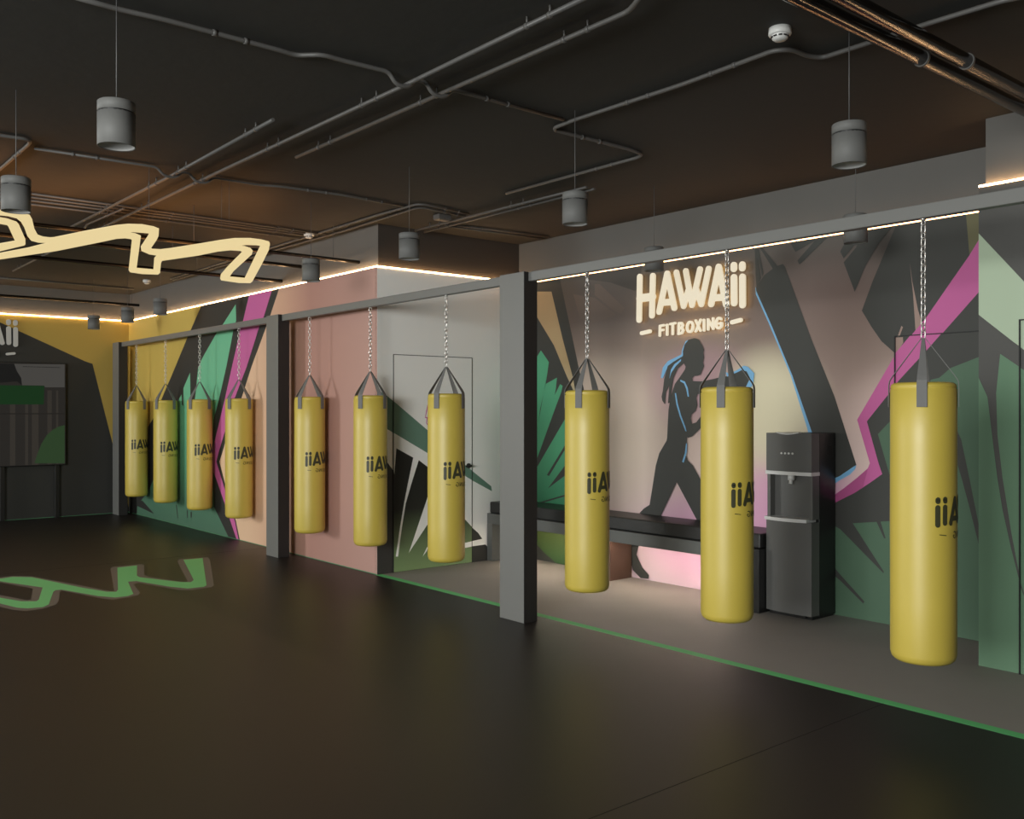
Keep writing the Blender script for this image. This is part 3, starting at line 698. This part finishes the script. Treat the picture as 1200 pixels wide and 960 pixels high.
# ------------------------------------------------------------------ punching bags
BR = .157
def bag_proto(label):
    t = thing('punching_bag', label, 'punching bag', (4.66, 2.311, .332), 0, 'yellow punching bags hanging in a row from the rack beam')
    bm = bmesh.new()
    prof = [(0, .004), (.11, 0), (.135, .006), (.150, .020), (BR, .045), (BR, .30), (BR+.001, .7), (BR, 1.10), (BR, 1.375), (BR-.0045, 1.379), (BR-.0045, 1.382), (BR-.001, 1.386), (BR-.006, 1.400), (BR-.018, 1.408), (BR-.03, 1.410), (0, 1.412)]
    lathe(bm, prof, 56)
    body = obj('bag_body', bm, M['bag'], t, smooth=True)
    # mirrored print wrapped on the vinyl, one printed letter each
    sx, sz = .43, .369
    def wrap(bm, pts, rr):
        bm.faces.new([bm.verts.new((-rr*math.cos(math.radians(50.5)+x/BR), -rr*math.sin(math.radians(50.5)+x/BR), z)) for x, z in pts])
    for nm, strokes in DATA['sign']:
        bm = bmesh.new(); k = 0
        small = nm == 'dash' or strokes[0][1] < .03
        for pts, w in strokes:
            P2 = [((SU+p[0])*sx, 1.037-.332+(p[1]-2.498)*sz) for p in pts]
            ww = .0045 if nm == 'dash' else (w*.24 if small else w*.42)
            k += 1
            for poly in strip(P2, ww, seg=.012, across=1 if small else 3): wrap(bm, [(p.x, p.y) for p in poly], BR+.0026+.0001*k)
            if not small:
                for e in (P2[0], P2[-1]):
                    wrap(bm, [(e[0]+math.cos(2*PI*i/10)*ww/2, e[1]+math.sin(2*PI*i/10)*ww/2) for i in range(10)], BR+.0031+.0001*k)
        bmesh.ops.remove_doubles(bm, verts=bm.verts, dist=1e-5)
        obj('printed_'+nm, bm, M['ink'], body)
    # four webbing straps
    for i in range(4):
        ph = math.radians(24+90*i)
        d = Vector((-math.cos(ph), -math.sin(ph), 0)); s = Vector((math.sin(ph), -math.cos(ph), 0))
        bm = bmesh.new()
        path = [(BR+.0045, 1.285, .048), (BR+.0045, 1.395, .048), (BR+.001, 1.418, .046), (BR-.012, 1.440, .044), (.008, 1.634, .014)]
        th = .003
        A, B = [], []
        for r, z, w in path:
            A.append([bm.verts.new(d*r+s*w*k+Vector((0, 0, z))) for k in (-.5, .5)])
            B.append([bm.verts.new(d*(r+th)+s*w*k+Vector((0, 0, z+.001))) for k in (-.5, .5)])
        for a0, a1, b0, b1 in zip(A, A[1:], B, B[1:]):
            bm.faces.new((a0[0], a0[1], a1[1], a1[0])); bm.faces.new((b0[0], b1[0], b1[1], b0[1]))
            bm.faces.new((a0[0], a1[0], b1[0], b0[0])); bm.faces.new((a0[1], b0[1], b1[1], a1[1]))
        bm.faces.new((A[0][0], B[0][0], B[0][1], A[0][1])); bm.faces.new((A[-1][0], A[-1][1], B[-1][1], B[-1][0]))
        obj('strap', bm, M['webbing'], t)
    # chain of welded links up to the beam
    bm = bmesh.new()
    z0, z1 = 1.634, 2.574-.332
    n = 18; pitch = (z1-z0-.004)/n; Lk = pitch+.012; wd = .0125
    for i in range(n):
        zc = z0+.003+pitch*(i+.5)
        ang = (PI/2)*(i % 2)+math.radians(75)
        pts = []
        for j in range(14):
            a = 2*PI*j/14
            x = wd*math.cos(a); z = (Lk/2-wd)*(1 if math.sin(a) > 0 else -1)+wd*math.sin(a)
            pts.append((x*math.cos(ang), x*math.sin(ang), zc+z))
        tube(bm, pts, .0031, 6, closed=True)
    ch = obj('chain', bm, M['chain'], t, smooth=True)
    # ring plate under the beam
    bm = bmesh.new(); lathe(bm, [(0, z1-.012), (.010, z1-.012), (.014, z1-.004), (.014, z1-.0005), (0, z1-.0005)], 16)
    obj('hook', bm, M['chain'], ch)
    return t
bag_spots = [
 (2.311, 'nearest and largest yellow punching bag, at the far right beside the mint pilaster'),
 (3.529, 'yellow punching bag hanging in front of the boxer silhouette, just left of the water dispenser'),
 (4.736, 'yellow punching bag hanging just right of the thick front post, before the long bench'),
 (6.424, 'yellow punching bag hanging in front of the white wall with the flush door'),
 (7.641, 'yellow punching bag hanging where the pink wall meets the white wall'),
 (8.838, 'yellow punching bag hanging against plain pink wall, just right of the middle post'),
 (10.596, 'yellow punching bag against magenta stripe and peach wall, left of the middle post'),
 (11.796, 'yellow punching bag before the broad green leaf shape, second left of the middle post'),
 (13.014, 'yellow punching bag before the slanted black band, second from the far corner post'),
 (14.208, 'farthest and smallest yellow punching bag, beside the corner post of the rack')]
def copy_tree(o, parent=None):
    c = o.copy(); C.objects.link(c)
    if parent: c.parent = parent
    for ch in list(o.children): copy_tree(ch, c)
    return c
proto = bag_proto(bag_spots[0][1])
for y, lab in bag_spots[1:]:
    c = copy_tree(proto); c.location = (4.66, y, .332); c['label'] = lab
# ------------------------------------------------------------------ pendant lamps
def pendant_proto(label):
    t = thing('pendant_lamp', label, 'pendant lamp', (1.29, 4.19, 2.735), 0, 'grey cylinder pendant lamps')
    r = .0775; h = .192
    bm = bmesh.new(); lathe(bm, [(r-.006, .014), (r-.003, .0), (r, .001), (r, .142), (r-.004, .1425)], 40)
    hs = obj('lamp_housing', bm, M['pendant'], t, smooth=False)
    bm = bmesh.new(); lathe(bm, [(r-.004, .1475), (r, .148), (r, h-.004), (r-.004, h), (.006, h+.001), (0, h+.001)], 40)
    cp = obj('lamp_cap', bm, M['pendant'], t)
    bm = bmesh.new(); lathe(bm, [(r-.0035, .1405), (r-.0035, .1495)], 40)
    for i in range(26):
        a = 2*PI*i/26; box_pts = []
        c = Vector((math.cos(a), math.sin(a), 0)); s = Vector((-math.sin(a), math.cos(a), 0))
        q = [bm.verts.new(c*(r+.0006)+s*k+Vector((0, 0, z))) for k, z in ((-.006, .1405), (.006, .1405), (.006, .1435), (-.006, .1435))]
        bm.faces.new(q)
    obj('vent_ring', bm, M['black'], cp)
    bm = bmesh.new(); lathe(bm, [(0, .013), (r-.008, .013), (r-.005, .003)], 40)
    obj('diffuser', bm, M['pendant_in'], hs)
    bm = bmesh.new(); tube(bm, [(0, 0, h), (0, 0, ZC-2.735)], .0022, 8)
    obj('cord', bm, M['cable'], t)
    return t
pend = [
 (1.29, 4.19, 'grey cylinder pendant lamp near the top left corner, largest of all the lamps'),
 (1.27, 5.92, 'grey cylinder pendant lamp at the left edge, hanging before the glowing outline light'),
 (3.99, 2.33, 'grey cylinder pendant lamp at upper right, hanging near the two glossy black ducts'),
 (3.97, 4.14, 'grey cylinder pendant lamp above the thick front post and boxer mural, under zigzag conduits'),
 (3.93, 5.89, 'grey cylinder pendant lamp before the dark upper corner over the white wall'),
 (3.94, 7.45, 'grey cylinder pendant lamp in front of the light strip over the pink wall'),
 (3.95, 11.21, 'small grey pendant lamp hanging over the yellow wall just right of the far corner'),
 (3.97, 12.45, 'small grey pendant lamp hanging in the far corner where the light strips meet'),
 (3.94, 13.79, 'smallest grey pendant lamp, before the yellow far wall above the screen'),
 (5.79, 5.11, 'dark pendant lamp half hidden by the beam, over the letter H of the glowing sign'),
 (5.87, 3.38, 'dark pendant lamp half hidden by the beam, over the mural right of the glowing sign')]
pp = pendant_proto(pend[0][2])
for x, y, lab in pend[1:]:
    c = copy_tree(pp); c.location = (x, y, 2.735); c['label'] = lab
# ------------------------------------------------------------------ ceiling conduits with clips
for nm, pts, r, lab in DATA['pipes']:
    t = thing(nm, lab, 'pipe', tuple(pts[0]), 0, 'conduits clipped to the black ceiling')
    o0 = Vector(pts[0])
    loc = [Vector(p)-o0 for p in pts]
    bm = bmesh.new(); tube(bm, rounded(loc, .06), r, 10)
    obj('pipe', bm, M['pipe'], t)
    acc = .35
    for a, b in zip(loc, loc[1:]):
        d = b-a; L = d.length
        if L < .5: continue
        s = .25
        flip = 0
        while s < L-.08:
            p = a+d*(s/L); tdir = d.normalized(); n = Vector((-tdir.y, tdir.x, 0))
            bm = bmesh.new()
            tube(bm, [p-tdir*.010, p+tdir*.010], r+.0035, 10)
            zt = ZC-o0.z-p.z
            tube(bm, [p+Vector((0, 0, r)), p+Vector((0, 0, zt-.0003))], .005, 6)
            obj('pipe_clip', bm, M['pipe'], t)
            s += .16 if flip % 2 == 0 else 1.05
            flip += 1
# hanging round ducts
def duct(x0, x1, y, z, r, label, rods, rings=(), name='duct'):
    t = thing(name, label, 'duct', (x0, y, z), 0, 'round glossy ducts running across the ceiling')
    bm = bmesh.new(); tube(bm, [(0, 0, 0), (x1-x0, 0, 0)], r, 24); obj('duct_tube', bm, M['duct'], t)
    for x in rods:
        bm = bmesh.new(); tube(bm, [(x-x0, 0, r-.001), (x-x0, 0, ZC-z)], .003, 6)
        obj('hanger_rod', bm, M['pipe'], t)
    for x in rings:
        bm = bmesh.new(); tube(bm, [(x-x0-.008, 0, 0), (x-x0+.008, 0, 0)], r+.005, 24); obj('duct_collar', bm, M['pipe'], t)
duct(-5.0, 6.06, 2.165, 3.27, .034, 'glossy black duct at the upper right corner, lower of the near pair', (-3, 0, 2.2, 5.6), (4.35,))
duct(-5.0, 6.06, 2.045, 3.27, .034, 'glossy black duct at the upper right corner, upper of the near pair', (-3, 0, 2.2, 5.6), (4.55,))
duct(-5.0, 4.893, 8.235, 3.094, .017, 'thin dark duct entering the grey wall above the pink wall, nearest of the far ones', (-2, 1, 3.2, 4.6))
duct(-5.0, 4.80, 9.30, 3.165, .020, 'shiny duct with cream reflections behind the glowing outline light', (-2, 1, 3.4))
duct(-5.0, 4.893, 9.95, 3.085, .020, 'brown-lit duct passing behind the lower tips of the glowing outline light', (-2, 1, 3.9))
duct(-5.0, 4.893, 14.80, 3.225, .020, 'farthest duct hanging on thin rods before the far wall light strip', (-2, 1, 4.70, 4.78))
# smoke detectors and ceiling box
def detector(x, y, lab):
    t = thing('smoke_detector', lab, 'smoke detector', (x, y, ZC), 0, 'white smoke detectors')
    bm = bmesh.new(); lathe(bm, [(0, -.0005), (.052, -.0005), (.054, -.030), (.050, -.036), (0, -.036)], 32); obj('detector_base', bm, M['smoke'], t)
    bm = bmesh.new(); lathe(bm, [(.040, -.036), (.036, -.052), (.026, -.060), (0, -.061)], 32); hd = obj('detector_head', bm, M['smoke'], t)
    bm = bmesh.new()
    for i in range(10):
        a = 2*PI*i/10
        tube(bm, [(math.cos(a-.2)*.0405, math.sin(a-.2)*.0405, -.044), (math.cos(a+.2)*.0405, math.sin(a+.2)*.0405, -.044)], .004, 6)
    obj('vent_slots', bm, M['black'], hd)
detector(3.867, 2.619, 'white smoke detector on the ceiling near the S-bend conduit at upper right')
detector(4.60, 8.74, 'white smoke detector beside the end of the four parallel conduits')
detector(4.52, 13.35, 'small white smoke detector over the far corner between two rows of lamps')
t = thing('junction_box', 'small grey ceiling box beside the two short parallel conduits', 'junction box', (5.14, 7.15, ZC))
boxes('box_body', [(-.07, .07, -.05, .05, -.045, -.0005)], M['pipe'], t, bev=.004)
boxes('box_lid', [(-.064, .064, -.044, .044, -.052, -.0452)], M['pipe'], t, bev=.003)
# ------------------------------------------------------------------ glowing outline light
def slab(bm, outer, holes, z0, z1, mi=0, ox=0, oy=0):
    for z, rev in ((z0, 0), (z1, 1)):
        edges = []
        for loop in [outer]+holes:
            vs = [bm.verts.new((p[0]-ox, p[1]-oy, z)) for p in loop]
            for i in range(len(vs)): edges.append(bm.edges.new((vs[i], vs[(i+1) % len(vs)])))
        bmesh.ops.triangle_fill(bm, use_beauty=True, use_dissolve=False, edges=edges)
    for loop in [outer]+holes:
        a = [bm.verts.new((p[0]-ox, p[1]-oy, z0)) for p in loop]; b = [bm.verts.new((p[0]-ox, p[1]-oy, z1)) for p in loop]
        n = len(loop)
        for i in range(n): bm.faces.new((a[i], a[(i+1) % n], b[(i+1) % n], b[i]))
    bmesh.ops.remove_doubles(bm, verts=bm.verts, dist=1e-5)
def lit_top(bm):
    for f in bm.faces:
        if all(v.co.z > .0095 for v in f.verts): f.material_index = 1
nl = thing('outline_light', 'glowing cream light tube bent into a zigzag outline, hung flat under the ceiling', 'ceiling light', (2.8, 8.3, 3.03))
bm = bmesh.new(); slab(bm, DATA['neon_outer'], DATA['neon_holes'], 0, .010, 0, 2.8, 8.3); lit_top(bm); obj('light_tube', bm, [M['neon'], M['neon_top']], nl)
bm = bmesh.new(); slab(bm, DATA['neon_loop'], [], 0, .010, 0, 2.8, 8.3); lit_top(bm); obj('light_tube', bm, [M['neon'], M['neon_top']], nl)
for x, y in ((3.03, 7.22), (3.08, 7.19), (1.79, 8.03), (2.42, 7.10)):
    bm = bmesh.new(); tube(bm, [(x-2.8, y-8.3, .010), (x-2.8, y-8.3, ZC-3.03)], .0015, 6); obj('suspension_wire', bm, M['cable'], nl)
# floor logo
lg = thing('floor_logo', 'green zigzag logo with a grey-brown shadow printed on the black floor', 'floor marking', (3.0, 9.0, 0))
bm = bmesh.new(); flat_poly(bm, [(p[0]-3, p[1]-9, .0008) for p in DATA['logo_grey']], 0); obj('logo_shadow', bm, M['logo_grey'], lg)
bm = bmesh.new(); flat_poly(bm, [(p[0]-3, p[1]-9, .0016) for p in DATA['logo_green']], 0); obj('logo_shape', bm, M['logo_green'], lg)
# ------------------------------------------------------------------ bench
bn = thing('bench', 'long dark bench with a black cushion fixed under the boxer mural', 'bench', (6.23, 6.1, 0))
YB0, YB1 = 4.415, YW-.002
XF, XK = 6.23, XB-.022
def bp(name, lst, m, bev=.003): return boxes(name, [(a-6.23, b-6.23, c-6.1, d-6.1, e, f) for a, b, c, d, e, f in lst], M[m], bn, bev=bev)
bp('seat_frame', [(XF, XK, YB0+.2605, YB1, .395, .505)], 'bench')
bp('cushion', [(XF+.035, XK, YB0+.01, YB1-.002, .506, .625)], 'cushion', .012)
bp('end_panel', [(XF, XK, YB1-.085, YB1, 0, .3945)], 'bench')
bp('end_panel', [(XF+.004, XK, YB0, YB0+.26, 0, .505)], 'disp_side')
bp('middle_support', [(6.357, XK, 6.155, 6.20, 0, .3945)], 'bench_in')
o = boxes('led_strip', [(6.29, 6.31, 4.72, 6.13, .386, .3942), (6.29, 6.31, 6.22, 7.50, .386, .3942)], M['led_bench'])
tag(o, 'warm light strip under the bench seat lighting the wall and floor below it', 'led strip')
# ------------------------------------------------------------------ water dispenser
wd_ = thing('water_dispenser', 'tall grey and black water dispenser with silver trim standing right of the bench', 'water dispenser', (6.33, 4.20, 0))
def dp(name, lst, m, bev=.003, parent=None): return boxes(name, [(a-6.33, b-6.33, c-4.20, d-4.20, e, f) for a, b, c, d, e, f in lst], M[m], parent or wd_, bev=bev)
def bowed(name, y0, y1, z0, z1, xf, bow, xb, m, n=10, parent=None):
    bm = bmesh.new(); F, Bk = [], []
    for i in range(n+1):
        y = y0+(y1-y0)*i/n; k = 1-(2*i/n-1)**2
        F.append([bm.verts.new((xf-bow*k-6.33, y-4.20, z)) for z in (z0, z1)])
        Bk.append([bm.verts.new((xb-6.33, y-4.20, z)) for z in (z0, z1)])
    for i in range(n):
        bm.faces.new((F[i][0], F[i][1], F[i+1][1], F[i+1][0])); bm.faces.new((Bk[i][0], Bk[i+1][0], Bk[i+1][1], Bk[i][1]))
        bm.faces.new((F[i][1], Bk[i][1], Bk[i+1][1], F[i+1][1])); bm.faces.new((F[i][0], F[i+1][0], Bk[i+1][0], Bk[i][0]))
    bm.faces.new((F[0][0], Bk[0][0], Bk[0][1], F[0][1])); bm.faces.new((F[n][0], F[n][1], Bk[n][1], Bk[n][0]))
    return obj(name, bm, M[m], parent or wd_)
ya, yb = 4.003, 4.407
xk = 6.652
dp('cabinet', [(6.43, xk, ya, yb, .012, 1.426)], 'disp_side', .006)
dp('alcove_wall', [(6.335, 6.429, ya, ya+.028, .765, 1.10), (6.335, 6.429, yb-.028, yb, .765, 1.10)], 'disp', .002)
dp('alcove_back', [(6.400, 6.4295, ya+.0285, yb-.0285, .765, 1.10)], 'disp', 0)
up = bowed('upper_panel', ya, yb, 1.128, 1.424, 6.322, .018, 6.4295, 'disp')
bowed('lower_door', ya, yb, .03, .742, 6.322, .018, 6.4295, 'disp')
bowed('trim_bar', ya-.003, yb+.003, 1.100, 1.127, 6.314, .018, 6.4295, 'silver')
dt = bowed('drip_tray', ya+.03, yb, 0.7425, .768, 6.296, .034, 6.4295, 'silver')
dp('plinth', [(6.35, 6.64, ya+.01, yb-.01, 0, .0295)], 'disp_side', 0)
dp('foot_vent', [(6.318, 6.349, ya+.05, yb-.04, .012, .0295)], 'black', 0)
bm = bmesh.new(); tube(bm, [(6.398-6.33, .0, 1.075), (6.350-6.33, .0, 1.070), (6.345-6.33, 0, 1.03)], .014, 12)
tube(bm, [(6.352-6.33, -.0, 1.098), (6.352-6.33, 0, 1.06)], .026, 14); obj('tap', bm, M['silver'], wd_)
for i in range(4):
    bm = bmesh.new(); y = .055-.033*i
    bow = .018*(1-((y+.0)/.202)**2)
    tube(bm, [(6.322-bow-.006-6.33, y, 1.268), (6.322-bow+.004-6.33, y, 1.268)], .008, 14); obj('button', bm, M['silver'], up)
bm = bmesh.new()
n = 16; ys = [.105-.20*i/n for i in range(n+1)]
top = [bm.verts.new((6.322-.018*(1-(y/.202)**2)-.007*math.sin(PI*i/n)-.001-6.33, y, 1.4255-.012*math.sin(PI*i/n))) for i, y in enumerate(ys)]
bk = [bm.verts.new((6.345-6.33, y, 1.4255)) for y in ys]
f = bm.faces.new(top+bk[::-1]); e = bmesh.ops.extrude_face_region(bm, geom=[f])
bmesh.ops.translate(bm, verts=[v for v in e['geom'] if isinstance(v, bmesh.types.BMVert)], vec=(0, 0, .006))
obj('top_handle', bm, M['silver'], wd_)
dp('side_vent', [(6.548, 6.600, ya-.002, ya+.003, 1.255, 1.325)], 'black', 0)
for i in range(3):
    bm = bmesh.new(); lathe(bm, [(0, .768), (.012, .768), (.014, .7645)], 14, 6.345-6.33, .09-.075*i); obj('tray_stud', bm, M['silver'], dt)
# ------------------------------------------------------------------ big screen on the far wall
sc = thing('video_wall', 'large dim two-row screen on dark legs against the black part of the far wall', 'screen', (3.0, YF-.1, 0))
def sp(name, lst, m, bev=0): return boxes(name, [(a-3, b-3, c-(YF-.1), d-(YF-.1), e, f) for a, b, c, d, e, f in lst], M[m], sc, bev=bev)
x1 = 3.907
sp('bezel', [(1.2, x1+.012, YF-.095, YF-.02, .785, 2.304)], 'frame_black', .004)
sp1 = sp('screen_panel', [(1.215, x1, YF-.100, YF-.0955, 1.556, 2.292)], 'scr_dark')
sp2 = sp('screen_panel', [(1.215, x1, YF-.100, YF-.0955, .797, 1.549)], 'scr_dark')
for nm, mm, k in (('grey', 'scr_grey', 1), ('figure', 'scr_fig', 2), ('towel', 'scr_towel', 3), ('hill', 'scr_hill', 4)):
    bm = bmesh.new(); flat_poly(bm, [(min(p[0], x1-.004)-3, -.0006*k, p[1]) for p in DATA['screenpoly'][nm]], 0); obj('screen_image', bm, M[mm], sp2 if nm == 'hill' else sp1)
bm = bmesh.new()
for x, w in ((2.75, .05), (3.0, .03), (3.16, .07), (3.36, .04), (3.45, .09), (3.66, .06), (3.78, .03)):
    flat_poly(bm, [(x-3, -.0004, .80), (x+w-3, -.0004, .80), (x+w-3, -.0004, 1.545), (x-3, -.0004, 1.545)], 0)
    flat_poly(bm, [(x-3, -.0004, 1.56), (x+w-3, -.0004, 1.56), (x+w-3, -.0004, 1.90), (x-3, -.0004, 1.90)], 0)
obj('screen_image', bm, M['scr_stripe'], sp1)
bm = bmesh.new()
x = 3.33
while x < 3.83:
    w = random.uniform(.008, .02); flat_poly(bm, [(x-3, -.0012, 2.238), (x+w-3, -.0012, 2.238), (x+w-3, -.0012, 2.247), (x-3, -.0012, 2.247)], 0); x += w+.005
obj('screen_caption', bm, M['scr_fig'], sp1)
sp('leg', [(3.77, 3.83, YF-.09, YF-.03, 0, .784)], 'frame_black', .003)
sp('leg', [(3.035, 3.095, YF-.09, YF-.03, 0, .784)], 'frame_black', .003)
sp('leg', [(2.2, 2.26, YF-.09, YF-.03, 0, .784)], 'frame_black', .003)
sp('leg', [(1.4, 1.46, YF-.09, YF-.03, 0, .784)], 'frame_black', .003)
# ------------------------------------------------------------------ camera
cam = bpy.data.cameras.new('camera'); co = bpy.data.objects.new('camera', cam); C.objects.link(co)
cam.sensor_width = 36; cam.sensor_fit = 'HORIZONTAL'; cam.lens = 36*1100/1200
cam.shift_y = .001; cam.clip_start = .05
co.location = (0, 0, 1.6); co.rotation_euler = (PI/2, 0, -math.atan2(921.7, 1100))
bpy.context.scene.camera = co
# ------------------------------------------------------------------ light
w = bpy.data.worlds.new('world'); bpy.context.scene.world = w; w.use_nodes = True
w.node_tree.nodes['Background'].inputs['Color'].default_value = (.92, .96, 1., 1)
w.node_tree.nodes['Background'].inputs['Strength'].default_value = .06
def area(name, loc, to, sx, sy, power, col, spread=180):
    l = bpy.data.lights.new(name, 'AREA'); l.shape = 'RECTANGLE'; l.size = sx; l.size_y = sy; l.energy = power; l.color = col
    l.spread = math.radians(spread)
    o = bpy.data.objects.new(name, l); C.objects.link(o); o.location = loc
    o.rotation_euler = (Vector(to)-Vector(loc)).to_track_quat('-Z', 'Y').to_euler()
    return o
# high daylight window in the open front of the hall, a second one farther along, and an unseen overhead fill added for more downward light
area('daylight', (-4.9, .4, 2.3), (4.6, 6.5, 1.0), 3.0, 2.0, 690, (.98, 1., .97))
area('daylight', (-4.95, 6.5, 2.2), (4.6, 6.5, 1.4), 17., 1.6, 150, (.98, 1., .97))
area('daylight', (-4.9, 13.3, 2.2), (4.6, 9.5, 1.2), 1.5, 2.0, 300, (.98, 1., .97))
area('overhead_fill', (-2.6, 2.5, 3.38), (-2.6, 2.5, 0), 2.5, 4.5, 60, (1., .95, .88))
sc_ = bpy.context.scene
sc_.view_settings.view_transform = 'Standard'; sc_.view_settings.look = 'None'
sc_.view_settings.gamma = 1; sc_.view_settings.use_curve_mapping = False
sc_.view_settings.exposure = 0
